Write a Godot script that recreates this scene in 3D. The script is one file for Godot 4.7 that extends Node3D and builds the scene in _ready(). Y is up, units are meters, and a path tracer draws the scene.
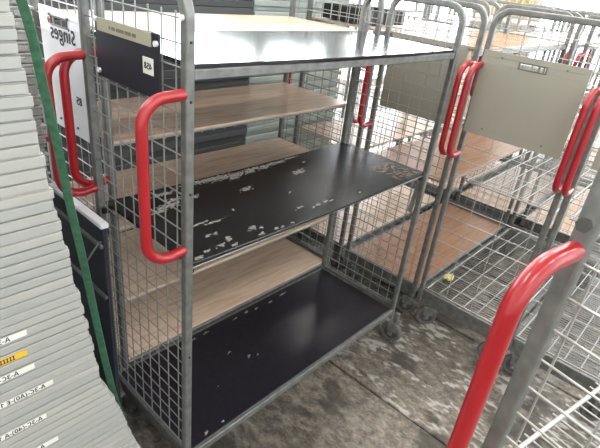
extends Node3D
# A storage hall full of wheeled cage trolleys, seen across one empty shelf trolley.

var M := {}
var cache := {}
var taken := {}
var rng := RandomNumberGenerator.new()

const TALL := 1.57          # height of the trolleys' end hoops
const DEEP := 0.448         # depth of a trolley

func _ready():
	rng.seed = 4711
	# ---- camera
	var cam := Camera3D.new()
	cam.name = "camera"
	cam.position = Vector3(-0.61024, 1.6045, 0.86284)
	cam.rotation_order = EULER_ORDER_YXZ
	cam.rotation = Vector3(-0.47739, -0.8739, 0.1238)
	cam.fov = rad_to_deg(2.0 * atan(224.0 / 484.19))
	cam.near = 0.03
	cam.far = 200.0
	add_child(cam)
	cam.current = true
	# ---- environment
	var env := Environment.new()
	var sky := Sky.new()
	var ps := ProceduralSkyMaterial.new()
	ps.sky_top_color = Color(0.78, 0.83, 0.9)
	ps.sky_horizon_color = Color(0.9, 0.92, 0.95)
	ps.ground_horizon_color = Color(0.7, 0.72, 0.74)
	ps.ground_bottom_color = Color(0.4, 0.4, 0.4)
	ps.sun_angle_max = 0.0
	sky.sky_material = ps
	env.background_mode = Environment.BG_SKY
	env.sky = sky
	env.tonemap_mode = Environment.TONE_MAPPER_LINEAR
	env.tonemap_exposure = 0.54
	env.sdfgi_enabled = true
	env.ssao_enabled = true
	env.ssil_enabled = true
	var we := WorldEnvironment.new()
	we.environment = env
	add_child(we)
	make_materials()
	build_hall()
	build_trolleys()
	build_stacks()
	build_small_things()

# ------------------------------------------------------------------ helpers
func numbered(n: String) -> String:
	if not taken.has(n):
		taken[n] = 0
		return n
	taken[n] += 1
	return "%s_%03d" % [n, taken[n]]

func thing(called, label, category, at = Vector3.ZERO, turn = 0.0, group = "") -> Node3D:
	var o := Node3D.new()
	o.name = numbered(called)
	add_child(o)
	o.position = at
	o.rotation.y = turn
	tag(o, label, category, group)
	return o

func tag(o, label, category, group = ""):
	o.set_meta("label", label)
	o.set_meta("category", category)
	if group != "":
		o.set_meta("group", group)

func put(called: String, mesh: Mesh, mat: Material, parent: Node = null, at = Vector3.ZERO, rot = Vector3.ZERO) -> MeshInstance3D:
	var o := MeshInstance3D.new()
	o.mesh = mesh
	if mat:
		o.material_override = mat
	o.name = called if parent else numbered(called)
	(parent if parent else self).add_child(o, true)
	o.position = at
	o.rotation = rot
	o.cast_shadow = GeometryInstance3D.SHADOW_CASTING_SETTING_ON
	return o

func tri(st: SurfaceTool, a: Vector3, b: Vector3, c: Vector3, out: Vector3):
	if (a - c).cross(a - b).dot(out) < 0.0:
		var t := b
		b = c
		c = t
	st.add_vertex(a)
	st.add_vertex(b)
	st.add_vertex(c)

# box with chamfered edges, centred on `at`
func add_box(st: SurfaceTool, at: Vector3, size: Vector3, bevel: float):
	var h := size * 0.5
	var b: float = min(bevel, min(h.x, min(h.y, h.z)) * 0.9)
	var sg := [-1.0, 1.0]
	var p := func(s: Vector3, ax: int) -> Vector3:
		var q := Vector3(s.x * h.x, s.y * h.y, s.z * h.z)
		for k in 3:
			if k != ax:
				q[k] -= s[k] * b
		return at + q
	for ax in 3:
		var u := (ax + 1) % 3
		var w := (ax + 2) % 3
		for s in sg:
			var out := Vector3.ZERO
			out[ax] = s
			var q := []
			for c in [[-1.0, -1.0], [1.0, -1.0], [1.0, 1.0], [-1.0, 1.0]]:
				var v := Vector3.ZERO
				v[ax] = s
				v[u] = c[0]
				v[w] = c[1]
				q.append(p.call(v, ax))
			tri(st, q[0], q[1], q[2], out)
			tri(st, q[0], q[2], q[3], out)
	if b <= 0.0:
		return
	for ax in 3:              # edges that run along ax
		var u := (ax + 1) % 3
		var w := (ax + 2) % 3
		for s in sg:
			for t in sg:
				var v0 := Vector3.ZERO
				v0[u] = s
				v0[w] = t
				var v1 := v0
				v0[ax] = -1.0
				v1[ax] = 1.0
				var out := Vector3.ZERO
				out[u] = s
				out[w] = t
				tri(st, p.call(v0, u), p.call(v1, u), p.call(v1, w), out)
				tri(st, p.call(v0, u), p.call(v1, w), p.call(v0, w), out)
	for s in sg:
		for t in sg:
			for r in sg:
				var v := Vector3(s, t, r)
				tri(st, p.call(v, 0), p.call(v, 1), p.call(v, 2), v)

func begin() -> SurfaceTool:
	var st := SurfaceTool.new()
	st.begin(Mesh.PRIMITIVE_TRIANGLES)
	st.set_smooth_group(-1)
	return st

func done(st: SurfaceTool) -> ArrayMesh:
	st.generate_normals()
	return st.commit()

func box(size: Vector3, bevel := 0.002) -> ArrayMesh:
	var key := "b%.4f_%.4f_%.4f_%.4f" % [size.x, size.y, size.z, bevel]
	if not cache.has(key):
		var st := begin()
		add_box(st, Vector3.ZERO, size, bevel)
		cache[key] = done(st)
	return cache[key]

# a flat board whose top carries texture coordinates 0..1 over its length and depth; sag bends its middle down
func board(length: float, thick: float, deep: float, sag := 0.0, bow := 0.0) -> ArrayMesh:
	var key := "board%.4f_%.4f_%.4f_%.4f_%.4f" % [length, thick, deep, sag, bow]
	if cache.has(key):
		return cache[key]
	var st := begin()
	var n := 16
	var e := 0.0015
	var prof := [Vector2(-deep / 2, -thick / 2), Vector2(-deep / 2, thick / 2 - e), Vector2(-deep / 2 + e, thick / 2), Vector2(deep / 2 - e, thick / 2), Vector2(deep / 2, thick / 2 - e), Vector2(deep / 2, -thick / 2)]
	var at := func(i: int, k: int) -> Vector3:
		var u := float(i) / n
		var bend := 4.0 * u * (1.0 - u)
		var q: Vector2 = prof[k % 6]
		return Vector3((u - 0.5) * length, q.y - sag * bend, q.x + (bow * bend if q.x > 0 else 0.0))
	for i in n:
		for k in 6:
			var a: Vector3 = at.call(i, k)
			var b: Vector3 = at.call(i + 1, k)
			var c: Vector3 = at.call(i + 1, k + 1)
			var d: Vector3 = at.call(i, k + 1)
			var m: Vector2 = (prof[k] + prof[(k + 1) % 6]) * 0.5
			var out := Vector3(0, m.y * 30.0 if abs(m.y) > thick * 0.3 else 0.0, m.x if abs(m.x) > deep * 0.4 else 0.0)
			for t in [[a, b, c], [a, c, d]]:
				var x: Vector3 = t[0]
				var y: Vector3 = t[1]
				var z: Vector3 = t[2]
				if (x - z).cross(x - y).dot(out) < 0.0:
					var s := y
					y = z
					z = s
				for v in [x, y, z]:
					st.set_uv(Vector2(v.x / length + 0.5, v.z / deep + 0.5))
					st.add_vertex(v)
	for s in [0, n]:
		var c0: Vector3 = at.call(s, 0)
		for k in range(1, 5):
			st.set_uv(Vector2(0.0, 0.5))
			tri(st, c0, at.call(s, k), at.call(s, k + 1), Vector3(-1 if s == 0 else 1, 0, 0))
	cache[key] = done(st)
	return cache[key]

func ring(r: float, seg: int) -> PackedVector2Array:
	var a := PackedVector2Array()
	for i in seg:
		a.append(Vector2(cos(TAU * i / seg), sin(TAU * i / seg)) * r)
	return a

func square_ring(half: float, corner: float, half2 := -1.0) -> PackedVector2Array:
	var a := PackedVector2Array()
	var h2 := half if half2 < 0 else half2
	for q in 4:
		var sx := 1.0 if q == 0 or q == 3 else -1.0
		var sy := 1.0 if q < 2 else -1.0
		for k in 3:
			var t := q * PI / 2 + k * PI / 4
			a.append(Vector2(sx * (half - corner), sy * (h2 - corner)) + Vector2(cos(t), sin(t)) * corner)
	return a

# sweep a closed section along a path; smooth sides, flat ends
func add_sweep(st: SurfaceTool, path: Array, sec: PackedVector2Array, up := Vector3.UP):
	var n := path.size()
	var m := sec.size()
	var rows := []
	var side := Vector3.ZERO
	for i in n:
		var d: Vector3 = (path[min(i + 1, n - 1)] - path[max(i - 1, 0)]).normalized()
		if i == 0:
			side = up.cross(d)
			if side.length() < 0.01:
				side = Vector3.RIGHT.cross(d)
		side = (side - d * side.dot(d)).normalized()
		var nrm := d.cross(side)
		var row := []
		for p in sec:
			row.append([path[i] + side * p.x + nrm * p.y])
		for k in m:
			var t: Vector2 = sec[(k + 1) % m] - sec[(k + m - 1) % m]
			var o := Vector2(t.y, -t.x).normalized()
			row[k].append((side * o.x + nrm * o.y).normalized())
		rows.append(row)
	for i in n - 1:
		for k in m:
			var q := [rows[i][k], rows[i + 1][k], rows[i + 1][(k + 1) % m], rows[i][(k + 1) % m]]
			for t in [[q[0], q[1], q[2]], [q[0], q[2], q[3]]]:
				var a = t[0]
				var b = t[1]
				var c = t[2]
				if (a[0] - c[0]).cross(a[0] - b[0]).dot(a[1]) < 0.0:
					var s = b
					b = c
					c = s
				for v in [a, b, c]:
					st.set_normal(v[1])
					st.add_vertex(v[0])
	for e in [0, n - 1]:
		var d: Vector3 = (path[1] - path[0]).normalized() if e == 0 else (path[n - 1] - path[n - 2]).normalized()
		var out := -d if e == 0 else d
		for k in range(1, m - 1):
			var a: Vector3 = rows[e][0][0]
			var b: Vector3 = rows[e][k][0]
			var c: Vector3 = rows[e][k + 1][0]
			if (a - c).cross(a - b).dot(out) < 0.0:
				var s := b
				b = c
				c = s
			for v in [a, b, c]:
				st.set_normal(out)
				st.add_vertex(v)

func sweep_begin() -> SurfaceTool:
	var st := SurfaceTool.new()
	st.begin(Mesh.PRIMITIVE_TRIANGLES)
	return st

func sweep(path: Array, sec: PackedVector2Array, up := Vector3.UP) -> ArrayMesh:
	var st := sweep_begin()
	add_sweep(st, path, sec, up)
	return st.commit()

# straight wire of a given length along x, y or z, shared between alike wires
func wire(axis: String, length: float, r: float) -> ArrayMesh:
	var key := "w%s%.4f_%.4f" % [axis, length, r]
	if not cache.has(key):
		var d := Vector3.RIGHT if axis == "x" else (Vector3.UP if axis == "y" else Vector3.BACK)
		cache[key] = sweep([-d * length / 2, d * length / 2], ring(r, 6), Vector3.UP if axis != "y" else Vector3.RIGHT)
	return cache[key]

# path with rounded corners
func rounded(pts: Array, r: float, seg := 7) -> Array:
	var out := [pts[0]]
	for i in range(1, pts.size() - 1):
		var a: Vector3 = pts[i - 1]
		var b: Vector3 = pts[i]
		var c: Vector3 = pts[i + 1]
		var d0 := (a - b).normalized()
		var d1 := (c - b).normalized()
		var half := acos(clampf(d0.dot(d1), -1, 1)) / 2
		var cut := r / tan(half)
		var p0 := b + d0 * cut
		var p1 := b + d1 * cut
		var centre := b + (d0 + d1).normalized() * (r / sin(half))
		for k in seg + 1:
			var t := float(k) / seg
			var v0 := p0 - centre
			var v1 := p1 - centre
			out.append(centre + v0.slerp(v1, t))
	out.append(pts[pts.size() - 1])
	return out

# turned shape round the z axis: profile of (radius, z)
func lathe_z(prof: Array, seg := 20) -> ArrayMesh:
	var st := begin()
	for i in seg:
		var a0 := TAU * i / seg
		var a1 := TAU * (i + 1) / seg
		for k in prof.size() - 1:
			var p: Vector2 = prof[k]
			var q: Vector2 = prof[k + 1]
			var v := func(c: Vector2, a: float) -> Vector3: return Vector3(cos(a) * c.x, sin(a) * c.x, c.y)
			var t := q - p
			var am := (a0 + a1) / 2
			var o := Vector3(cos(am) * t.y, sin(am) * t.y, -t.x)
			var A: Vector3 = v.call(p, a0)
			var B: Vector3 = v.call(q, a0)
			var Cc: Vector3 = v.call(q, a1)
			var Dd: Vector3 = v.call(p, a1)
			if q.x > 1e-6:
				tri(st, A, B, Cc, o)
			if p.x > 1e-6:
				tri(st, A, Cc, Dd, o)
	return done(st)

func text_mesh(words: String, height: float, depth := 0.0006, bold := true) -> TextMesh:
	var f := SystemFont.new()
	f.font_names = PackedStringArray(["Droid Sans"])
	f.font_weight = 700 if bold else 400
	var t := TextMesh.new()
	t.text = words
	t.font = f
	t.font_size = 64
	t.pixel_size = height / 46.0
	t.depth = depth
	t.curve_step = 4.0
	return t

# ------------------------------------------------------------------ materials
func plain(c: Color, rough := 0.6, metal := 0.0) -> StandardMaterial3D:
	var m := StandardMaterial3D.new()
	m.albedo_color = c
	m.roughness = rough
	m.metallic = metal
	return m

func noise_tex(freq: float, colors: Array, stops: Array, sd: int, size := 512, octaves := 4, stretch := Vector2.ONE) -> ImageTexture:
	# freq: how many blobs fit across the tile; the tile is blended with its own shifted copy so that it has no seam
	var n := FastNoiseLite.new()
	n.seed = sd
	n.noise_type = FastNoiseLite.TYPE_SIMPLEX_SMOOTH
	n.frequency = 1.0
	n.fractal_octaves = octaves
	var g := Gradient.new()
	g.offsets = PackedFloat32Array(stops)
	g.colors = PackedColorArray(colors)
	var img := Image.create(size, size, false, Image.FORMAT_RGB8)
	var fx := freq * stretch.x
	var fy := freq * stretch.y
	for y in size:
		for x in size:
			var u := float(x) / size
			var w := float(y) / size
			var v := 0.0
			var t := 0.0
			for a in 2:
				for b in 2:
					var k := (u if a == 1 else 1.0 - u) * (w if b == 1 else 1.0 - w)
					v += k * n.get_noise_2d((u - a) * fx, (w - b) * fy)
					t += k * k
			img.set_pixel(x, y, g.sample(v / sqrt(t) * 0.5 + 0.5))
	img.generate_mipmaps()
	return ImageTexture.create_from_image(img)

func make_materials():
	# galvanised tube: mottled zinc
	var zt := noise_tex(5.0, [Color(0.44, 0.445, 0.44), Color(0.48, 0.485, 0.48), Color(0.53, 0.53, 0.52)], [0.25, 0.5, 0.8], 3, 256, 3)
	M.zinc = plain(Color(1, 1, 1), 0.42, 0.55)
	M.zinc.albedo_texture = zt
	M.zinc.uv1_triplanar = true
	M.zinc.uv1_scale = Vector3(4, 4, 4)
	M.wire = plain(Color(0.62, 0.625, 0.62), 0.36, 0.6)
	M.bright_wire = plain(Color(0.70, 0.70, 0.69), 0.3, 0.5)
	M.chrome = plain(Color(0.8, 0.8, 0.79), 0.2, 0.9)
	M.red = plain(Color(0.62, 0.03, 0.095), 0.32)
	M.red.clearcoat_enabled = true
	M.red.clearcoat = 0.5
	M.red.clearcoat_roughness = 0.15
	M.rubber = plain(Color(0.36, 0.355, 0.35), 0.7)
	M.hub = plain(Color(0.28, 0.28, 0.28), 0.6)
	M.dark = plain(Color(0.06, 0.06, 0.065), 0.6)
	# boards
	M.film = plain(Color(0.115, 0.115, 0.125), 0.13)
	M.film_worn = plain(Color(1, 1, 1), 0.27)
	M.film_worn.albedo_texture = worn_film(true)
	M.film_deck = plain(Color(1, 1, 1), 0.3)
	M.film_deck.albedo_texture = worn_film(false)
	var wt := noise_tex(2.2, [Color(0.77, 0.665, 0.58), Color(0.82, 0.72, 0.635), Color(0.85, 0.76, 0.68), Color(0.795, 0.69, 0.60)], [0.2, 0.45, 0.6, 0.85], 8, 512, 5, Vector2(1.6, 6.0))
	M.wood = plain(Color(1, 1, 1), 0.24)
	M.wood.albedo_texture = wt
	M.wood.uv1_scale = Vector3(1, 1, 1)
	M.wood_red = plain(Color(0.80, 0.70, 0.64), 0.24)
	M.wood_red.albedo_texture = wt
	M.ply_edge = plain(Color(0.46, 0.38, 0.30), 0.7)
	# plates
	M.navy = plain(Color(0.09, 0.095, 0.15), 0.45)
	M.beige = plain(Color(0.66, 0.64, 0.56), 0.5)
	M.grey_plate = plain(Color(0.60, 0.585, 0.54), 0.5)
	M.slot = plain(Color(0.40, 0.395, 0.37), 0.6)
	M.white = plain(Color(0.90, 0.90, 0.92), 0.4)
	M.paper = plain(Color(0.88, 0.88, 0.85), 0.6)
	M.ink = plain(Color(0.14, 0.14, 0.17), 0.7)
	M.red_ink = plain(Color(0.72, 0.12, 0.15), 0.7)
	M.yellow = plain(Color(0.93, 0.71, 0.06), 0.5)
	# shelf panels in the stack: painted sheet steel, three batches
	M.steel = []
	for c in [Color(0.675, 0.675, 0.655), Color(0.66, 0.662, 0.648), Color(0.685, 0.682, 0.66), Color(0.65, 0.655, 0.645)]:
		var m := plain(c, 0.45, 0.15)
		M.steel.append(m)
	M.dark_board = [plain(Color(0.30, 0.31, 0.32), 0.6), plain(Color(0.25, 0.26, 0.275), 0.6)]
	M.pale_board = [plain(Color(0.64, 0.68, 0.665), 0.5), plain(Color(0.59, 0.63, 0.62), 0.5)]
	M.strap = plain(Color(0.27, 0.47, 0.36), 0.7)
	M.strap.albedo_texture = noise_tex(6.0, [Color(0.8, 0.8, 0.8), Color(1, 1, 1)], [0.3, 0.7], 21, 128, 3)
	M.strap.uv1_triplanar = true
	M.strap.uv1_scale = Vector3(8, 8, 8)
	M.slate = plain(Color(0.16, 0.175, 0.22), 0.5)
	# room
	M.wall = plain(Color(0.86, 0.855, 0.83), 0.9)
	M.ceiling = plain(Color(0.88, 0.88, 0.87), 0.9)
	M.frame = plain(Color(0.80, 0.80, 0.79), 0.5)
	M.curtain = plain(Color(0.72, 0.66, 0.52), 0.9)
	M.pane = plain(Color(0.95, 0.97, 1.0), 0.3)
	M.pane.emission_enabled = true
	M.pane.emission = Color(0.95, 0.98, 1.0)
	M.pane.emission_energy_multiplier = 6.0
	M.pane_shade = M.pane.duplicate()      # windows on the side away from the sun
	M.pane_shade.emission_energy_multiplier = 1.0
	M.lamp = plain(Color(1, 1, 1), 0.5)
	M.lamp.emission_enabled = true
	M.lamp.emission = Color(1.0, 0.98, 0.94)
	M.lamp.emission_energy_multiplier = 2.5
	M.joint = plain(Color(0.07, 0.065, 0.06), 0.9)
	M.concrete = plain(Color(1, 1, 1), 0.42)
	concrete()

# black film with places where it has flaked off, traced from the board in the photograph (x along, z across, metres)
func worn_film(shelf: bool) -> ImageTexture:
	var w := 1024
	var h := 384
	var img := Image.create(w, h, false, Image.FORMAT_RGB8)
	var n := FastNoiseLite.new()
	n.seed = 5
	n.frequency = 0.03
	n.fractal_octaves = 4
	var base := Color(0.135, 0.135, 0.145) if shelf else Color(0.125, 0.12, 0.15)
	for y in h:
		for x in w:
			var v := 1.0 + 0.22 * n.get_noise_2d(x, y)
			img.set_pixel(x, y, Color(base.r * v, base.g * v, base.b * v))
	var bare := Color(0.68, 0.665, 0.65)
	var spots := []
	if shelf:
		spots = [[0.36, -0.428, .05, .014], [.40, -.425, .06, .018], [0.44, -0.418, .045, .020], [0.50, -0.412, .05, .018], [.48, -.392, .025, .012], [0.60, -0.424, .05, .014], [.57, -.408, .03, .012], [0.655, -0.416, .03, .016], [.70, -.424, .035, .012], [0.745, -0.425, .03, .012], [.30, -.432, .05, .010], [.82, -.432, .05, .008], [0.45, -0.292, .026, .013], [0.735, -0.305, .030, .016], [.76, -.30, .012, .005], [0.258, -0.333, .014, .012],
			[0.178, -0.405, .05, .012], [0.14, -0.32, .05, .016], [0.18, -0.348, .035, .014], [.10, -.30, .03, .01], [0.129, -0.098, .012, .006], [0.152, -0.096, .01, .006], [0.125, -0.033, .014, .007], [0.166, -0.051, .010, .012], [0.155, -0.014, .012, .005], [0.265, -0.018, .012, .008], [0.265, -0.06, .016, .012], [.29, -.05, .008, .006], [0.327, -0.017, .010, .006], [0.353, -0.015, .008, .005],
			[0.398, -0.016, .010, .005], [0.504, -0.079, .018, .006], [0.541, -0.054, .010, .006], [0.574, -0.06, .010, .008], [0.616, -0.061, .010, .007], [0.641, -0.054, .008, .005], [0.036, -0.016, .014, .008], [0.073, -0.032, .010, .007], [0.563, -0.184, .008, .005], [0.151, -0.17, .03, .006], [0.19, -0.155, .04, .006], [.84, -.37, .012, .006], [.92, -.30, .006, .004], [.88, -.10, .006, .004], [.79, -.04, .006, .005], [.30, -.19, .006, .006]]
	else:
		spots = [[0.32, -0.425, .02, .005], [0.388, -0.425, .014, .005], [0.625, -0.425, .014, .006], [0.679, -0.415, .012, .005], [0.767, -0.41, .012, .005], [0.392, -0.271, .008, .005], [0.439, -0.201, .008, .006], [0.474, -0.186, .006, .004], [0.153, -0.02, .006, .005], [0.082, -0.02, .008, .005], [0.24, -0.156, .004, .003], [.55, -.42, .01, .004], [.86, -.42, .02, .005]]
	var n2 := FastNoiseLite.new()
	n2.seed = 9
	n2.frequency = 0.09
	n2.fractal_octaves = 3
	for s in spots:
		var cx: float = s[0] / 1.2 * w
		var cy: float = (s[1] + 0.448) / 0.448 * h
		var rx: float = s[2] / 1.2 * w
		var ry: float = s[3] / 0.448 * h
		for y in range(max(0, int(cy - ry * 2)), min(h, int(cy + ry * 2) + 1)):
			for x in range(max(0, int(cx - rx * 2)), min(w, int(cx + rx * 2) + 1)):
				var d := maxf(absf((x - cx) / rx + 0.4 * (y - cy) / ry), absf((y - cy) / ry)) + 1.0 * n2.get_noise_2d(x * 0.7, y * 1.2)
				if d < 0.8:
					img.set_pixel(x, y, bare.darkened(0.25 * (n.get_noise_2d(x * 3, y * 3) + 0.5)))
	if shelf:
		# torn brown paper stuck to the right end
		for y in range(int(.62 * h), int(.97 * h)):
			for x in range(int(.86 * w), int(.985 * w)):
				if n2.get_noise_2d(x * 0.5, y * 0.5) > 0.12:
					img.set_pixel(x, y, Color(0.50, 0.42, 0.35))
	img.generate_mipmaps()
	return ImageTexture.create_from_image(img)

func concrete():
	# 4 m x 4 m of worn, stained concrete; x right, z down
	var sz := 1024
	var img := Image.create(sz, sz, false, Image.FORMAT_RGB8)
	var rimg := Image.create(sz, sz, false, Image.FORMAT_RGB8)
	var a := FastNoiseLite.new()
	a.seed = 31
	a.frequency = 1.0
	a.fractal_octaves = 5
	var b := FastNoiseLite.new()
	b.seed = 77
	b.frequency = 1.0
	b.fractal_octaves = 4
	for y in sz:
		for x in sz:
			var px := 4.0 * x / sz - 1.7
			var pz := 4.0 * y / sz - 1.5
			var tone := a.get_noise_2d(px * 1.3, pz * 1.1)
			var fine := a.get_noise_2d(px * 22.0 + 50.0, pz * 13.0)
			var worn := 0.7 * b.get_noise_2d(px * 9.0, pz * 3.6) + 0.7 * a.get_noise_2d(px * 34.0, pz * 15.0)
			var stain := b.get_noise_2d(px * 4.0 + 90.0, pz * 2.2 + 40.0)
			var c := Color(0.37, 0.345, 0.315).lerp(Color(0.465, 0.43, 0.39), clampf(0.5 + tone * 1.2, 0, 1))
			var k := 1.0 + 0.42 * fine + 0.35 * a.get_noise_2d(px * 90.0, pz * 48.0)
			c = Color(c.r * k, c.g * k, c.b * k)
			var wear_glare := smoothstep(0.08, 0.42, worn)
			# lane between the joints: pale wear, with glossy glare streaks painted into the colour
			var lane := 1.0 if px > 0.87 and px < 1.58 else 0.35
			c = c.lerp(Color(0.64, 0.63, 0.61), wear_glare * lane)
			var dirt := smoothstep(0.18, 0.42, stain)
			c = c.lerp(Color(0.20, 0.185, 0.17), dirt * 0.6)
			img.set_pixel(x, y, c)
			var r := clampf(0.5 + 0.2 * dirt - 0.16 * wear_glare * lane + 0.1 * fine, 0.2, 0.9)
			rimg.set_pixel(x, y, Color(r, r, r))
	img.generate_mipmaps()
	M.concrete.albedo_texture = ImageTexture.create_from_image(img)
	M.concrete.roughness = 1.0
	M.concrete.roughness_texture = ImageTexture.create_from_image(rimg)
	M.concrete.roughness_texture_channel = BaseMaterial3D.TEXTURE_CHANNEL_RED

# ------------------------------------------------------------------ the hall
const X0 := -3.6
const X1 := 7.5
const Z0 := -5.6
const Z1 := 4.0
const HIGH := 4.2

func structure(called: String) -> Node3D:
	var o := Node3D.new()
	o.name = called
	add_child(o)
	o.set_meta("kind", "structure")
	return o

func build_hall():
	var fl := put("floor", box(Vector3(X1 - X0, 0.1, Z1 - Z0), 0.0), M.joint, null, Vector3((X0 + X1) / 2, -0.062, (Z0 + Z1) / 2))
	fl.set_meta("kind", "structure")
	fl.set_meta("label", "worn concrete floor with straight joints")
	var w := 0.708
	var k := -6
	while true:
		var xa := 0.868 + w * k
		var xb := xa + w
		k += 1
		if xb < X0 + 0.1:
			continue
		if xa > X1:
			break
		xa = max(xa, X0)
		xb = min(xb, X1)
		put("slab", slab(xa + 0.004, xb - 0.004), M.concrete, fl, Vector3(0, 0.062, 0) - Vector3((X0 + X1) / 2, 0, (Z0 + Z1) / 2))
	var ce := put("ceiling", box(Vector3(X1 - X0 + 0.4, 0.2, Z1 - Z0 + 0.4), 0.0), M.ceiling, null, Vector3((X0 + X1) / 2, HIGH + 0.1, (Z0 + Z1) / 2))
	ce.set_meta("kind", "structure")
	# walls: back and right hold windows
	wall_with_windows("wall_back", true, Z0, X0, X1, [[-3.2, -1.3], [-1.0, 0.9], [1.15, 3.2], [3.35, 5.4], [5.55, 7.3]])
	wall_with_windows("wall_right", false, X1, Z0, Z1, [[-5.3, -2.85], [-1.9, 1.3], [1.6, 3.7]])
	var wl := put("wall_left", box(Vector3(0.2, HIGH, Z1 - Z0 + 0.4), 0.0), M.wall, null, Vector3(X0 - 0.1, HIGH / 2, (Z0 + Z1) / 2))
	wl.set_meta("kind", "structure")
	wall_with_windows("wall_front", true, Z1, X0, X1, [[-3.2, -1.2], [-0.9, 1.1], [1.4, 3.4], [3.7, 5.7]], -1.0, 0.07)
	# ceiling lights
	for p in [[-1.6, 2.8], [1.0, 2.8], [3.6, 2.8], [-1.6, -0.4], [1.6, -0.4], [4.8, -0.4], [1.6, -3.2], [4.8, -3.2]]:
		var t = thing("ceiling_light", "long white ceiling light fitting above the trolleys", "light", Vector3(p[0], HIGH, p[1]), 0.0, "ceiling light fittings")
		put("housing", box(Vector3(1.5, 0.06, 0.3), 0.01), M.frame, t, Vector3(0, -0.03, 0))
		put("diffuser", box(Vector3(1.44, 0.02, 0.26), 0.004), M.lamp, t, Vector3(0, -0.07, 0))
		var al := AreaLight3D.new()
		al.name = "lamp_light"
		al.area_size = Vector2(1.44, 0.26)
		al.light_color = Color(1.0, 0.98, 0.94)
		al.light_energy = LAMP
		al.area_range = 20.0
		al.shadow_enabled = true
		t.add_child(al)
		al.position = Vector3(0, -0.085, 0)
		al.rotation = Vector3(-PI / 2, 0, 0)
	# curtain between the windows of the right wall
	var st := sweep_begin()
	var path := []
	for i in 37:
		path.append(Vector3(0.035 * sin(i * PI / 2.0), 0, -0.45 + 0.9 * i / 36.0))
	var sec := PackedVector2Array([Vector2(0.004, 0.0), Vector2(0.004, 2.9), Vector2(-0.004, 2.9), Vector2(-0.004, 0.0)])
	add_sweep(st, path, sec)
	var cu = put("curtain", st.commit(), M.curtain, null, Vector3(X1 - 0.16, 0.65, -2.38))
	tag(cu, "beige gathered curtain hanging between two bright windows", "curtain")

const LAMP := 9.0
const DAY := 20.0

func slab(xa: float, xb: float) -> ArrayMesh:
	var st := begin()
	var e := 0.004
	var p := [[xa, -0.05, xb, -0.05], [xa, -e, xb, -e], [xa + e, 0.0, xb - e, 0.0]]
	var uv := func(v: Vector3): st.set_uv(Vector2((v.x + 1.7) / 4.0, (v.z + 1.5) / 4.0))
	var quad := func(a: Vector3, b: Vector3, c: Vector3, d: Vector3, out: Vector3):
		for t in [[a, b, c], [a, c, d]]:
			var x: Vector3 = t[0]
			var y: Vector3 = t[1]
			var z: Vector3 = t[2]
			if (x - z).cross(x - y).dot(out) < 0.0:
				var s := y
				y = z
				z = s
			for v in [x, y, z]:
				uv.call(v)
				st.add_vertex(v)
	quad.call(Vector3(xa + e, 0, Z0), Vector3(xb - e, 0, Z0), Vector3(xb - e, 0, Z1), Vector3(xa + e, 0, Z1), Vector3.UP)
	quad.call(Vector3(xa, -e, Z0), Vector3(xa + e, 0, Z0), Vector3(xa + e, 0, Z1), Vector3(xa, -e, Z1), Vector3(-1, 1, 0))
	quad.call(Vector3(xb, -e, Z0), Vector3(xb - e, 0, Z0), Vector3(xb - e, 0, Z1), Vector3(xb, -e, Z1), Vector3(1, 1, 0))
	quad.call(Vector3(xa, -0.012, Z0), Vector3(xa, -e, Z0), Vector3(xa, -e, Z1), Vector3(xa, -0.012, Z1), Vector3.LEFT)
	quad.call(Vector3(xb, -0.012, Z0), Vector3(xb, -e, Z0), Vector3(xb, -e, Z1), Vector3(xb, -0.012, Z1), Vector3.RIGHT)
	return done(st)

var window_count := 0

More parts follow.
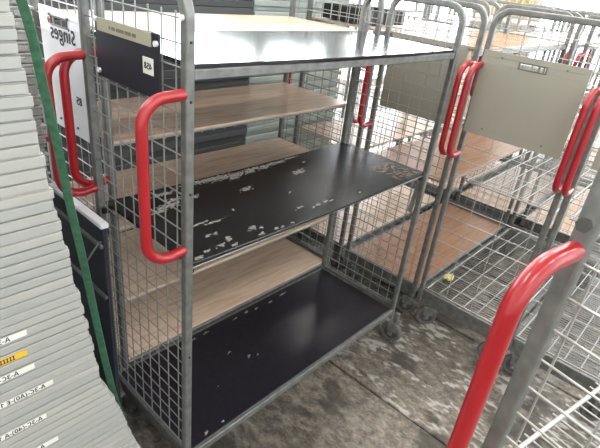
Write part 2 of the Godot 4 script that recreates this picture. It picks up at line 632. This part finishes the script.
func wall_with_windows(called: String, back: bool, at: float, from: float, to: float, holes: Array, out := 1.0, day := 1.0):
	var lo := 0.75
	var hi := 3.6
	var st := begin()
	var piece := func(a: float, b: float, y0: float, y1: float):
		var mid := Vector3((a + b) / 2, (y0 + y1) / 2, at - 0.1 * out) if back else Vector3(at + 0.1, (y0 + y1) / 2, (a + b) / 2)
		var size := Vector3(b - a, y1 - y0, 0.2) if back else Vector3(0.2, y1 - y0, b - a)
		add_box(st, mid, size, 0.0)
	piece.call(from, to, 0.0, lo)
	piece.call(from, to, hi, HIGH)
	var x := from
	for h in holes:
		piece.call(x, h[0], lo, hi)
		x = h[1]
	piece.call(x, to, lo, hi)
	var wl = put(called, done(st), M.wall)
	wl.set_meta("kind", "structure")
	for h in holes:
		window_count += 1
		var width: float = h[1] - h[0]
		var o := structure("window_%d" % window_count)
		o.set_meta("label", "tall bright window with pale frame and mullions")
		o.position = Vector3((h[0] + h[1]) / 2, lo, at) if back else Vector3(at, lo, (h[0] + h[1]) / 2)
		o.rotation.y = (0.0 if out > 0.0 else PI) if back else -PI / 2
		var hh := hi - lo
		var f := begin()
		for s in [-1, 1]:
			add_box(f, Vector3(s * (width / 2 - 0.03), hh / 2, -0.06), Vector3(0.06, hh, 0.08), 0.004)
		add_box(f, Vector3(0, 0.03, -0.06), Vector3(width - 0.12, 0.06, 0.08), 0.004)
		add_box(f, Vector3(0, hh - 0.03, -0.06), Vector3(width - 0.12, 0.06, 0.08), 0.004)
		put("window_frame", done(f), M.frame, o)
		put("window_sill", box(Vector3(width + 0.1, 0.04, 0.16), 0.005), M.frame, o, Vector3(0, -0.02, 0.06))
		var cols := 3 if width > 2.0 else 2
		var inner := width - 0.12
		for c in range(1, cols):
			put("mullion", box(Vector3(0.05, hh - 0.12, 0.06), 0.004), M.frame, o, Vector3(-inner / 2 + inner * c / cols, hh / 2, -0.06))
		for r in [0.36, 0.72]:
			put("transom", box(Vector3(inner, 0.045, 0.05), 0.004), M.frame, o, Vector3(0, hh * r, -0.06))
		var ys := [0.06, hh * 0.36, hh * 0.72, hh - 0.06]
		for c in cols:
			for r in 3:
				put("pane", box(Vector3(inner / cols, ys[r + 1] - ys[r], 0.006), 0.0), M.pane if day > 0.5 else M.pane_shade, o, Vector3(-inner / 2 + inner * (c + 0.5) / cols, (ys[r] + ys[r + 1]) / 2, -0.085))
		var al := AreaLight3D.new()
		al.name = "daylight"
		al.area_size = Vector2(inner, hh - 0.12)
		al.light_color = Color(0.95, 0.98, 1.0)
		al.light_energy = DAY * day
		al.area_range = 30.0
		al.shadow_enabled = true
		o.add_child(al)
		al.position = Vector3(0, hh / 2, -0.015)
		al.rotation = Vector3(0, PI, 0)

# ------------------------------------------------------------------ trolleys
# A trolley stands with its front left corner at the origin: x 0..length, z -DEEP..0.
func hoop_mesh() -> ArrayMesh:
	if not cache.has("hoop"):
		var pts := [Vector3(0, 0.15, 0), Vector3(0, TALL - 0.011, 0), Vector3(0, TALL - 0.011, -DEEP), Vector3(0, 0.15, -DEEP)]
		cache["hoop"] = sweep(rounded(pts, 0.065, 8), square_ring(0.0115, 0.0045), Vector3.RIGHT)
	return cache["hoop"]

func handle_mesh() -> ArrayMesh:
	if not cache.has("handle"):
		var pts := [Vector3(-0.009, 1.35, 0), Vector3(-0.111, 1.345, 0), Vector3(-0.111, 0.955, 0), Vector3(-0.009, 0.968, 0)]
		cache["handle"] = sweep(rounded(pts, 0.058, 9), ring(0.0125, 14), Vector3.BACK)
	return cache["handle"]

func caster(parent: Node, at: Vector3, turn: float):
	var c := Node3D.new()
	c.name = "caster"
	parent.add_child(c, true)
	c.position = at
	c.rotation.y = turn
	if not cache.has("tyre"):
		cache["tyre"] = lathe_z([Vector2(0.036, -0.013), Vector2(0.047, -0.014), Vector2(0.053, -0.010), Vector2(0.056, 0.0), Vector2(0.053, 0.010), Vector2(0.047, 0.014), Vector2(0.036, 0.013)], 24)
		cache["wheel_hub"] = lathe_z([Vector2(0.0, -0.014), Vector2(0.012, -0.014), Vector2(0.014, -0.008), Vector2(0.034, -0.008), Vector2(0.0365, -0.013), Vector2(0.0365, 0.013), Vector2(0.034, 0.008), Vector2(0.014, 0.008), Vector2(0.012, 0.014), Vector2(0.0, 0.014)], 20)
		var st := begin()
		for s in [-1, 1]:
			# cheek plate of the fork, tapering to the axle
			add_box(st, Vector3(0.006, 0.092, s * 0.019), Vector3(0.05, 0.046, 0.003), 0.001)
			add_box(st, Vector3(0.0, 0.058, s * 0.019), Vector3(0.024, 0.034, 0.003), 0.001)
		add_box(st, Vector3(0.006, 0.117, 0), Vector3(0.056, 0.005, 0.044), 0.002)
		cache["fork"] = done(st)
		cache["axle"] = sweep([Vector3(0, 0.056, -0.025), Vector3(0, 0.056, 0.025)], ring(0.005, 8))
		cache["stem"] = sweep([Vector3(0.012, 0.118, 0), Vector3(0.012, 0.172, 0)], ring(0.012, 10), Vector3.RIGHT)
	put("tyre", cache["tyre"], M.rubber, c, Vector3(0, 0.056, 0))
	put("wheel_hub", cache["wheel_hub"], M.hub, c, Vector3(0, 0.056, 0))
	put("fork", cache["fork"], M.zinc, c)
	put("axle", cache["axle"], M.chrome, c)
	put("stem", cache["stem"], M.zinc, c)

func end_panel(t: Node, x: float, o: Dictionary):
	var hp := put("end_frame", hoop_mesh(), M.zinc, t, Vector3(x, 0, 0))
	var zs := []
	var ys := []
	var pv: float = o.get("pitch_v", 0.052)
	var ph: float = o.get("pitch_h", 0.0485)
	var y: float = 0.235
	while y < 1.515:
		ys.append(y)
		y += ph
	var z := -0.047
	while z > -DEEP + 0.02:
		zs.append(z)
		z -= pv
	var top: float = ys[ys.size() - 1] + 0.012
	if o.get("far", false):
		var st := sweep_begin()
		for yy in ys:
			add_sweep(st, [Vector3(0, yy, -0.008), Vector3(0, yy, -DEEP + 0.008)], ring(0.0018, 4))
		for zz in zs:
			add_sweep(st, [Vector3(0.003, 0.2, zz), Vector3(0.003, top, zz)], ring(0.0018, 4), Vector3.RIGHT)
		var mesh: ArrayMesh = cache.get("far_wires%.3f" % ph)
		if mesh == null:
			mesh = st.commit()
			cache["far_wires%.3f" % ph] = mesh
		var wm := put("wire_mesh", mesh, M.wire, hp)
		wm.set_meta("kind", "stuff")
		return hp
	put("bottom_bar", box(Vector3(0.012, 0.02, DEEP - 0.022), 0.002), M.zinc, hp, Vector3(-0.002, 0.214, -DEEP / 2))
	for yy in ys:
		put("wire", wire("z", DEEP - 0.016, 0.0019), o.get("wire", M.wire), hp, Vector3(0, yy, -DEEP / 2))
	for zz in zs:
		put("wire", wire("y", top - 0.2, 0.0019), o.get("wire", M.wire), hp, Vector3(0.0036, (top + 0.2) / 2, zz))
	return hp

func wire_shelf(t: Node, y: float, xa: float, xb: float, fine: bool, mat: Material):
	var len := xb - xa
	var st := sweep_begin()
	for z in [-0.016, -DEEP + 0.016]:
		add_sweep(st, [Vector3(xa, y, z), Vector3(xb, y, z)], ring(0.0042, 8))
	for x in [xa, xb]:
		add_sweep(st, [Vector3(x, y, -0.012), Vector3(x, y, -DEEP + 0.012)], ring(0.0042, 8))
	var sh := put("wire_shelf", st.commit(), mat, t)
	# cross bars along the length, one by one
	for k in range(1, 6):
		put("bar", wire("x", len, 0.0028), mat, sh, Vector3((xa + xb) / 2, y + 0.006, -0.016 - (DEEP - 0.032) * k / 6.0))
	# fine wires across, too close together to pick apart
	var s2 := sweep_begin()
	var x := xa + 0.02
	while x < xb - 0.01:
		add_sweep(s2, [Vector3(x, y, -0.004), Vector3(x, y, -DEEP + 0.004)], ring(0.0017, 5))
		x += 0.0215 if fine else 0.034
	var w := put("cross_wires", s2.commit(), mat, sh)
	w.set_meta("kind", "stuff")

func trolley(at: Vector3, turn: float, label: String, o: Dictionary) -> Node3D:
	var t = thing("cage_trolley", label, "trolley", at, turn, "wheeled cage trolleys")
	var L: float = o.get("length", 1.2)
	end_panel(t, 0.0, o)
	end_panel(t, L, o)
	# base frame
	for z in [0.0, -DEEP]:
		put("base_rail", box(Vector3(L - 0.02, 0.028, 0.022), 0.002), M.zinc, t, Vector3(L / 2, 0.189, z))
	for x in [0.012, L - 0.012]:
		put("side_channel", box(Vector3(0.024, 0.075, DEEP - 0.022), 0.003), M.zinc, t, Vector3(x + (0.012 if x < 0.5 else -0.012), 0.166, -DEEP / 2))
	for x in [0.035, L + 0.022 if o.get("casters_out", false) else L - 0.035]:
		for z in [0.012 if o.get("casters_out", false) else -0.045, -DEEP + 0.045]:
			caster(t, Vector3(x, 0, z), -1.15 + rng.randf_range(-0.25, 0.25))
	if o.get("handles", true):
		for z in [0.0, -DEEP]:
			put("handle", handle_mesh(), M.red, t, Vector3(0, 0, z)).set_meta("label", "red bent tube handle")
	for s in o.shelves:
		var y: float = s[0]
		var kind: String = s[1]
		if kind == "wire":
			wire_shelf(t, y, s[2], s[3], true, s[4] if s.size() > 4 else M.wire)
		elif kind == "deck":
			wire_shelf(t, y, 0.03, L - 0.03, true, M.wire)
		else:
			var mat: Material = {"film": M.film, "worn": M.film_worn, "deck_film": M.film_deck, "wood": M.wood, "wood_red": M.wood_red}[kind]
			var sag: float = s[2] if s.size() > 2 else 0.004
			var b := put("shelf_board", board(L - 0.03, 0.009, DEEP - 0.004, sag, s[3] if s.size() > 3 else 0.0), mat, t, Vector3(L / 2, y - 0.0045, -DEEP / 2))
			b.set_meta("label", {"film": "glossy black shelf board", "worn": "black shelf board with flaked coating", "deck_film": "black deck board", "wood": "pale plywood shelf board", "wood_red": "reddish plywood shelf board"}[kind])
			if y > 0.3 and o.get("grid", true) and kind != "film":
				# wire grid that carries the board
				var st := sweep_begin()
				for z in [-0.006, -0.06, -DEEP / 2, -DEEP + 0.06, -DEEP + 0.006]:
					add_sweep(st, [Vector3(0.014, y - 0.0135 - sag * 0.5, z), Vector3(L - 0.014, y - 0.0135 - sag * 0.5, z)], ring(0.0028, 6))
				var x := 0.05
				while x < L - 0.03:
					add_sweep(st, [Vector3(x, y - 0.018 - sag * 0.5, -0.003), Vector3(x, y - 0.018 - sag * 0.5, -DEEP + 0.003)], ring(0.002, 5))
					x += 0.05
				var g := put("support_grid", st.commit(), M.wire, t)
				g.set_meta("kind", "stuff")
	for y in o.get("rails", []):
		for z in [0.0, -DEEP]:
			put("rail", box(Vector3(L - 0.022, 0.022, 0.012), 0.002), M.zinc, t, Vector3(L / 2, y, z))
	return t

# hanging plate with a hand slot, on the outside of the left end
func grey_plate(t: Node, za: float, zb: float, y0: float, y1: float, mat: Material, called := "hanging_plate"):
	var st := begin()
	var sy := y1 - 0.035
	var zm := (za + zb) / 2
	var th := 0.005
	# four strips round the slot opening
	var hs := 0.012
	var hl := 0.052
	add_box(st, Vector3(0, (y0 + sy - hs) / 2, zm), Vector3(th, sy - hs - y0, zb - za), 0.001)
	add_box(st, Vector3(0, (sy + hs + y1) / 2, zm), Vector3(th, y1 - sy - hs, zb - za), 0.001)
	for s in [-1, 1]:
		var w := (zb - za) / 2 - hl
		add_box(st, Vector3(0, sy, zm + s * (hl + w / 2)), Vector3(th, hs * 2, w), 0.0)
	var p := put(called, done(st), mat, t, Vector3(-0.017, 0, 0))
	var f := begin()
	for s in [-1, 1]:
		add_box(f, Vector3(-0.003, sy + s * hs, zm), Vector3(0.006, 0.005, hl * 2 + 0.008), 0.0015)
		add_box(f, Vector3(-0.003, sy, zm + s * hl), Vector3(0.006, hs * 2, 0.005), 0.0015)
	put("slot_rim", done(f), M.slot, p)
	for s in [-1, 1]:
		for yy in [y1 - 0.02, y0 + 0.03]:
			put("bolt", wire("x", 0.006, 0.004), M.slot, p, Vector3(-0.004, yy, zm + s * ((zb - za) / 2 - 0.08)))
	return p

func build_trolleys():
	# the empty trolley in the middle
	var a = trolley(Vector3.ZERO, 0.0, "empty cage trolley with three black shelves and navy plate on its end", {
		"shelves": [[0.205, "deck_film", 0.0], [0.917, "worn", 0.006], [1.41, "film", 0.0012, 0.012]], "rails": [1.389], "casters_out": true})
	var pl := put("name_plate", box(Vector3(0.005, 0.141, 0.28), 0.002), M.navy, a, Vector3(-0.017, 1.3875, -0.214))
	pl.set_meta("label", "navy plate with beige strip")
	put("strip", box(Vector3(0.003, 0.030, 0.235), 0.0005), M.beige, pl, Vector3(-0.004, 0.055, -0.005))
	put("label_card", box(Vector3(0.0015, 0.036, 0.042), 0.0004), M.paper, pl, Vector3(-0.0035, -0.002, 0.097))
	put("lettering", text_mesh("458", 0.014), M.ink, pl, Vector3(-0.0045, -0.002, 0.097), Vector3(0, PI / 2, 0))
	put("lettering", text_mesh("nn nnn nnnn nn n", 0.010), M.slot, pl, Vector3(-0.0058, 0.054, -0.005), Vector3(0, PI / 2, 0))
	for q in [[0.064, -0.131], [0.05, 0.132], [-0.055, -0.128]]:
		put("bolt", wire("x", 0.008, 0.0065), M.white, pl, Vector3(-0.005, q[0], q[1]))
	for y in [1.335, 1.455, 0.62, 1.12]:
		put("post_hole", wire("z", 0.004, 0.003), M.dark, a, Vector3(0, y, 0.0115))  # dark discs painted in for the holes of the post
	put("bolt", wire("x", 0.006, 0.006), M.white, a, Vector3(-0.0125, 1.50, 0))
	for x in [0.0, 1.2]:
		for z in [0.0, -DEEP]:
			put("shelf_clip", box(Vector3(0.03, 0.02, 0.016), 0.003), M.dark, a, Vector3(x + (0.012 if x < 0.5 else -0.012), 0.893, z + (-0.012 if z > -0.1 else 0.012)))
	put("latch", box(Vector3(0.004, 0.20, 0.022), 0.001), M.bright_wire, a, Vector3(1.222, 0.80, -0.035), Vector3(0.12, 0, 0.08)).set_meta("label", "bright flat latch strip")
	# behind it, with plywood shelves
	var b = trolley(Vector3(0.06, 0, -0.485), 0.0, "cage trolley with plywood shelves and white printed sign, behind the black-shelved trolley", {
		"length": 1.215, "shelves": [[0.205, "wood", 0.0], [0.49, "wood", 0.0], [0.785, "wood", 0.0], [1.085, "wood", 0.0], [1.405, "wood", 0.0]], "rails": [1.385]})
	var sg = grey_plate(b, -0.355, -0.075, 1.06, 1.43, M.white, "printed_sign")
	sg.set_meta("label", "white sign with dark mirrored lettering")
	var lines := [["Singes", 0.039, 1.362, -0.198, M.ink], ["*", 0.03, 1.385, -0.285, M.red_ink], ["Dom", 0.026, 1.275, -0.23, M.ink], ["S", 0.028, 1.245, -0.32, M.ink], ["4/8", 0.026, 1.225, -0.215, M.ink], ["85", 0.024, 1.18, -0.13, M.ink]]
	for l in lines:
		put("lettering", text_mesh(l[0], l[1]), l[4], sg, Vector3(-0.0035, l[2], l[3]), Vector3(0, PI / 2, 0))
	# right row: one with wire shelves, one behind it with reddish plywood, one in front
	var c = trolley(Vector3(1.45, 0, 0.462), 0.0, "cage trolley with wire shelves, grey plate and a scrap of yellow on its deck", {
		"pitch_h": 0.07, "pitch_v": 0.134, "wire": M.bright_wire, "shelves": [[0.215, "deck"], [0.80, "wire", 0.14, 1.18], ]})
	grey_plate(c, -0.45, -0.04, 1.07, 1.41, M.grey_plate)
	for k in 6:
		put("wire", wire("y", 0.16, 0.0019), M.wire, c, Vector3(0.0036, 1.445, -0.06 - 0.065 * k))
	var c2 = trolley(Vector3(1.45, 0, -0.026), 0.0, "cage trolley with reddish plywood shelves and grey plate, behind the wire-shelved trolley", {
		"shelves": [[0.205, "wood_red", 0.0], [0.80, "wood_red", 0.0], [1.405, "wood_red", 0.0]], "rails": [1.385]})
	grey_plate(c2, -0.41, -0.035, 1.07, 1.41, M.grey_plate)
	var e = trolley(Vector3(1.45, 0, 0.945), 0.0, "cage trolley with wire deck and grey plate, before the wire-shelved trolley", {
		"pitch_h": 0.07, "pitch_v": 0.134, "wire": M.bright_wire, "shelves": [[0.215, "deck"], [0.80, "wire", 0.14, 1.18]]})
	grey_plate(e, -0.41, -0.035, 1.07, 1.41, M.grey_plate)
	# the nearest one, turned a little
	var t := 0.22
	var d = trolley(Vector3(-DEEP * sin(t), 0, 0.786 + DEEP * cos(t)), -t, "cage trolley turned askew with a big red handle and wire shelf", {
		"pitch_h": 0.05, "pitch_v": 0.075, "wire": M.bright_wire, "shelves": [[0.215, "deck"], [0.975, "wire", 0.03, 1.17, M.bright_wire]]})
	put("bolt", wire("x", 0.008, 0.009), M.hub, d, Vector3(-0.013, 1.385, -DEEP))
	# further rows
	var far := [[2.88, -0.04, "wood", "directly behind the wire-shelved trolley's right end"], [2.90, 0.47, "wood", "beyond the wire-shelved trolley, foremost of its row"], [2.87, -0.56, "film", "beside the black crate's trolley"], [1.47, -0.545, "wood", "carrying the black crate"], [2.89, -1.09, "wood", "last in the second row from the wire-shelved trolley"], [4.32, 0.2, "wood", "foremost in the third row toward the bright windows"], [4.30, -0.4, "film", "in the third row toward the bright windows"], [4.33, -0.95, "wood", "in the third row, third from its front"],
		[5.75, 0.3, "wood", "foremost in the row along the bright windows"], [5.74, -0.3, "wood", "second in the row along the bright windows"], [1.5, -1.8, "wood", "behind the stack of pale boards"], [2.92, -1.75, "film", "by the windows past the pale boards"], [4.36, -1.62, "wood", "in the third row, beside the curtain"]]
	for f in far:
		var glossy: bool = f[2] == "film"
		trolley(Vector3(f[0], 0, f[1]), 0.0, "cage trolley with %s top shelf, %s" % ["black" if glossy else "plywood", f[3]], {
			"far": true, "shelves": [[0.205, "wood", 0.0], [0.80, "wood", 0.0], [1.40, f[2], 0.0]], "rails": [1.385], "grid": false})

# ------------------------------------------------------------------ stacks
func shelf_panel_mesh(length: float, thick: float, deep: float) -> ArrayMesh:
	# sheet steel shelf: top plate with a rolled lip, face set back a little, lower return
	var key := "panel%.3f" % thick
	if not cache.has(key):
		var st := begin()
		var lip := 0.0027
		add_box(st, Vector3(-length / 2, thick - lip / 2, -deep / 2 - 0.0028), Vector3(length - 0.002, lip, deep - 0.006), 0.0004)
		add_box(st, Vector3(-length / 2 - 0.0005, (thick - lip) / 2, -deep / 2 - 0.0002), Vector3(length - 0.001, thick - lip, deep - 0.001), 0.0009)
		cache[key] = done(st)
	return cache[key]

func sticker(p: Node, x: float, y: float, words: String, mat: Material, length: float, h: float):
	# local to the panel: right end at x
	var s := put("sticker", box(Vector3(length, h, 0.0008), 0.0003), mat, p, Vector3(x - length / 2, y, -0.0002))
	s.set_meta("label", "yellow sticker with dark print" if mat == M.yellow else "white sticker with mirrored black code")
	var tm := text_mesh(words, h * 0.8, 0.0004)
	put("lettering", tm, M.ink, s, Vector3(0, 0, 0.0005), Vector3(0, PI, 0))

func build_stacks():
	# leaning stack of sheet-steel shelf panels
	var zf := -0.018
	var deep := 0.42
	var keys := [[0.0, -0.10], [0.27, -0.125], [0.40, -0.165], [0.53, -0.195], [0.64, -0.231], [0.9, -0.26], [1.17, -0.29], [1.53, -0.313], [1.7, -0.33]]
	var thicks := [0.0205, 0.0195, 0.0225, 0.0205]
	var marks := [[0.898, -0.376, "A-3C-120", "white", "a white sticker ending in one-twenty"], [0.843, -0.382, "IIIIIII II III", "yellow", "the only yellow sticker"], [0.813, -0.374, "A-3C-100", "white", "a white sticker ending in one hundred"], [0.743, -0.343, "A-3C-(A0)-E 1", "white", "a long white sticker with bracketed A0"], [0.658, -0.369, "A-3C-(40)-A 130", "white", "a long white sticker with bracketed forty"], [0.568, -0.353, "A-3C-101", "white", "a white sticker ending in one-oh-one"]]
	var pile := []
	var y := 0.0
	var k := 0
	while y < 1.6:
		var th: float = thicks[rng.randi() % 4]
		var edge := -0.1
		for i in keys.size() - 1:
			if y >= keys[i][0] and y <= keys[i + 1][0]:
				edge = lerpf(keys[i][1], keys[i + 1][1], (y - keys[i][0]) / (keys[i + 1][0] - keys[i][0]))
		edge += rng.randf_range(-0.004, 0.004)
		var dz := rng.randf_range(-0.0025, 0.0015)
		var p := put("shelf_panel", shelf_panel_mesh(0.92, th, deep), M.steel[rng.randi() % 4], null, Vector3(edge, y, zf + dz))
		var marked := ""
		for m in marks:
			if m[0] >= y and m[0] < y + th + 0.002:
				sticker(p, m[1] - edge, clampf(m[0] - y, 0.0075, th - 0.0108), m[2], M.yellow if m[3] == "yellow" else M.paper, 0.125, 0.0135)
				marked = m[4]
		pile.append([p, marked])
		y += th + 0.0012
		k += 1
	var yellow := 0
	for i in pile.size():
		if pile[i][1].contains("yellow"):
			yellow = i
	for i in pile.size():
		var words := "grey steel shelf panel of the leaning stack, %s %s its yellow-stickered panel" % [ordinal(abs(i - yellow)), "above" if i > yellow else "below"]
		if pile[i][1] != "":
			words = "grey steel shelf panel of the leaning stack with " + pile[i][1]
		tag(pile[i][0], words, "shelf panel", "stacked steel shelf panels")
	# second stack behind the strap: panels with toothed edges
	var notched := []
	var darks := []
	var pales := []
	y = 0.0
	while y < 1.58:
		var th := 0.026
		var edge := -0.095 - 0.03 * y * 0.0 - 0.022 * (1.5 - y) + rng.randf_range(-0.004, 0.004)
		var st: ArrayMesh = cache.get("toothed")
		if st == null:
			var s := begin()
			add_box(s, Vector3(-0.35, 0.0215, -0.15), Vector3(0.7, 0.007, 0.3), 0.0015)
			add_box(s, Vector3(-0.353, 0.009, -0.1515), Vector3(0.69, 0.018, 0.297), 0.001)
			for i in 3:
				add_box(s, Vector3(-0.012 - 0.03 * i, 0.009, -0.0015), Vector3(0.012, 0.012, 0.004), 0.001)
			st = done(s)
			cache["toothed"] = st
		var p := put("shelf_panel", st, M.steel[3], null, Vector3(edge, y, -0.515))
		notched.append(p)
		y += th + 0.0015
	# dark boards and pale boards behind the plywood trolley
	y = 0.0
	k = 0
	while y < 1.47:
		var p := put("dark_board", box(Vector3(1.15, 0.034, 0.4), 0.003), M.dark_board[k % 2], null, Vector3(0.61 + rng.randf_range(-0.004, 0.004), y + 0.017, -1.32 + rng.randf_range(-0.004, 0.004)))
		darks.append(p)
		y += 0.0345
		k += 1
	y = 0.0
	k = 0
	while y < 1.62:
		var p := put("pale_board", pale_mesh(), M.pale_board[k % 2], null, Vector3(1.62 + rng.randf_range(-0.004, 0.004), y + 0.0275, -1.36 + rng.randf_range(-0.003, 0.003)))
		pales.append(p)
		y += 0.056
		k += 1
	var sets := [[notched, "grey notched shelf panel behind the green strap, %s from the top of its stack", "shelf panel", "notched shelf panels behind the strap"], [darks, "dark grey board behind the plywood-shelved trolley, %s from the top of its stack", "board", "stacked dark boards"], [pales, "pale green-grey board beside the dark boards, %s from the top of its stack", "board", "stacked pale boards"]]
	for q in sets:
		for i in q[0].size():
			tag(q[0][i], q[1] % ordinal(q[0].size() - i), q[2], q[3])

func ordinal(n: int) -> String:
	var one := ["", "first", "second", "third", "fourth", "fifth", "sixth", "seventh", "eighth", "ninth", "tenth", "eleventh", "twelfth", "thirteenth", "fourteenth", "fifteenth", "sixteenth", "seventeenth", "eighteenth", "nineteenth"]
	if n < 20:
		return one[n]
	var tens := ["twenty", "thirty", "forty", "fifty", "sixty"]
	var whole := ["twentieth", "thirtieth", "fortieth", "fiftieth", "sixtieth"]
	var t := n / 10 - 2
	return whole[t] if n % 10 == 0 else tens[t] + "-" + one[n % 10]

func pale_mesh() -> ArrayMesh:
	if not cache.has("pale"):
		var st := begin()
		add_box(st, Vector3(0, 0.012, 0), Vector3(0.8, 0.03, 0.42), 0.003)
		add_box(st, Vector3(0, -0.015, -0.003), Vector3(0.79, 0.024, 0.41), 0.003)
		cache["pale"] = done(st)
	return cache["pale"]

# ------------------------------------------------------------------ small things
func build_small_things():
	# green webbing strap that hangs down beside the leaning stack
	var pts := [Vector3(-0.266, 1.60, -0.12), Vector3(-0.263, 1.508, -0.12), Vector3(-0.252, 1.467, -0.12), Vector3(-0.243, 1.351, -0.12), Vector3(-0.232, 1.249, -0.12), Vector3(-0.222, 1.113, -0.12), Vector3(-0.206, 0.954, -0.12), Vector3(-0.188, 0.733, -0.12), Vector3(-0.165, 0.5, -0.12), Vector3(-0.125, 0.25, -0.12), Vector3(-0.098, 0.012, -0.12)]
	var curve := Curve3D.new()
	for i in pts.size():
		var a: Vector3 = pts[max(i - 1, 0)]
		var b: Vector3 = pts[min(i + 1, pts.size() - 1)]
		curve.add_point(pts[i], (a - b) / 6.0, (b - a) / 6.0)
	var path := []
	for i in 41:
		path.append(curve.sample_baked(curve.get_baked_length() * i / 40.0))
	var s = put("strap", sweep(path, square_ring(0.0095, 0.0006, 0.0013), Vector3(-1, 0, 1)), M.strap)
	tag(s, "green webbing strap hanging down the side of the leaning stack", "strap")
	# slate-blue panel standing between the stack and the trolleys
	var p = thing("standing_panel", "slate-blue ribbed panel with white top edge, standing between stack and trolleys", "panel", Vector3(-0.055, 0, -0.29))
	put("sheet", box(Vector3(0.014, 0.90, 0.42), 0.002), M.slate, p, Vector3(0, 0.45, -0.24))
	put("top_edge", box(Vector3(0.026, 0.016, 0.43), 0.003), M.white, p, Vector3(0, 0.908, -0.24))
	for y in [0.84, 0.66]:
		put("rib", box(Vector3(0.010, 0.012, 0.42), 0.002), M.zinc, p, Vector3(-0.011, y, -0.24))
	put("strut", sweep([Vector3(-0.016, 0.72, -0.15), Vector3(-0.016, 0.86, -0.03)], ring(0.0045, 8)), M.chrome, p)
	# black crate on the shelf behind
	var cr = thing("crate", "low black plastic crate with bright ribs on a distant shelf", "crate", Vector3(1.69, 1.405, -0.80))
	var st := begin()
	for q in [[0.0, 0.14, 0.36, 0.008], [0.0, -0.14, 0.36, 0.008]]:
		add_box(st, Vector3(q[0], 0.036, q[1]), Vector3(q[2], 0.07, q[3]), 0.002)
	for sx in [-1, 1]:
		add_box(st, Vector3(sx * 0.176, 0.036, 0), Vector3(0.008, 0.07, 0.272), 0.002)
	add_box(st, Vector3(0, 0.004, 0), Vector3(0.344, 0.006, 0.272), 0.001)
	put("body", done(st), M.dark, cr)
	for i in 5:
		put("rib", box(Vector3(0.006, 0.066, 0.004), 0.001), M.wire, cr, Vector3(-0.15 + 0.075 * i, 0.037, 0.146))
	# scrap of yellow paper on the wire deck
	var sc := begin()
	var n := FastNoiseLite.new()
	n.seed = 2
	n.frequency = 22.0
	var g := 9
	var pt := func(i: int, j: int) -> Vector3:
		var a := TAU * i / 14.0
		var b := PI * j / 7.0
		var d := Vector3(sin(b) * cos(a), cos(b), sin(b) * sin(a))
		var r := 1.0 + 0.55 * n.get_noise_3d(d.x * 0.06, d.y * 0.06, d.z * 0.06)
		return Vector3(d.x * 0.036, d.y * 0.014, d.z * 0.022) * r
	for i in 14:
		for j in 7:
			var A: Vector3 = pt.call(i, j)
			var B: Vector3 = pt.call(i + 1, j)
			var C: Vector3 = pt.call(i + 1, j + 1)
			var D: Vector3 = pt.call(i, j + 1)
			tri(sc, A, B, C, A + B + C)
			tri(sc, A, C, D, A + C + D)
	var y = put("paper_scrap", done(sc), plain(Color(0.82, 0.78, 0.50), 0.8), null, Vector3(1.645, 0.239, 0.065))
	tag(y, "crumpled pale yellow scrap lying on the wire deck", "scrap")
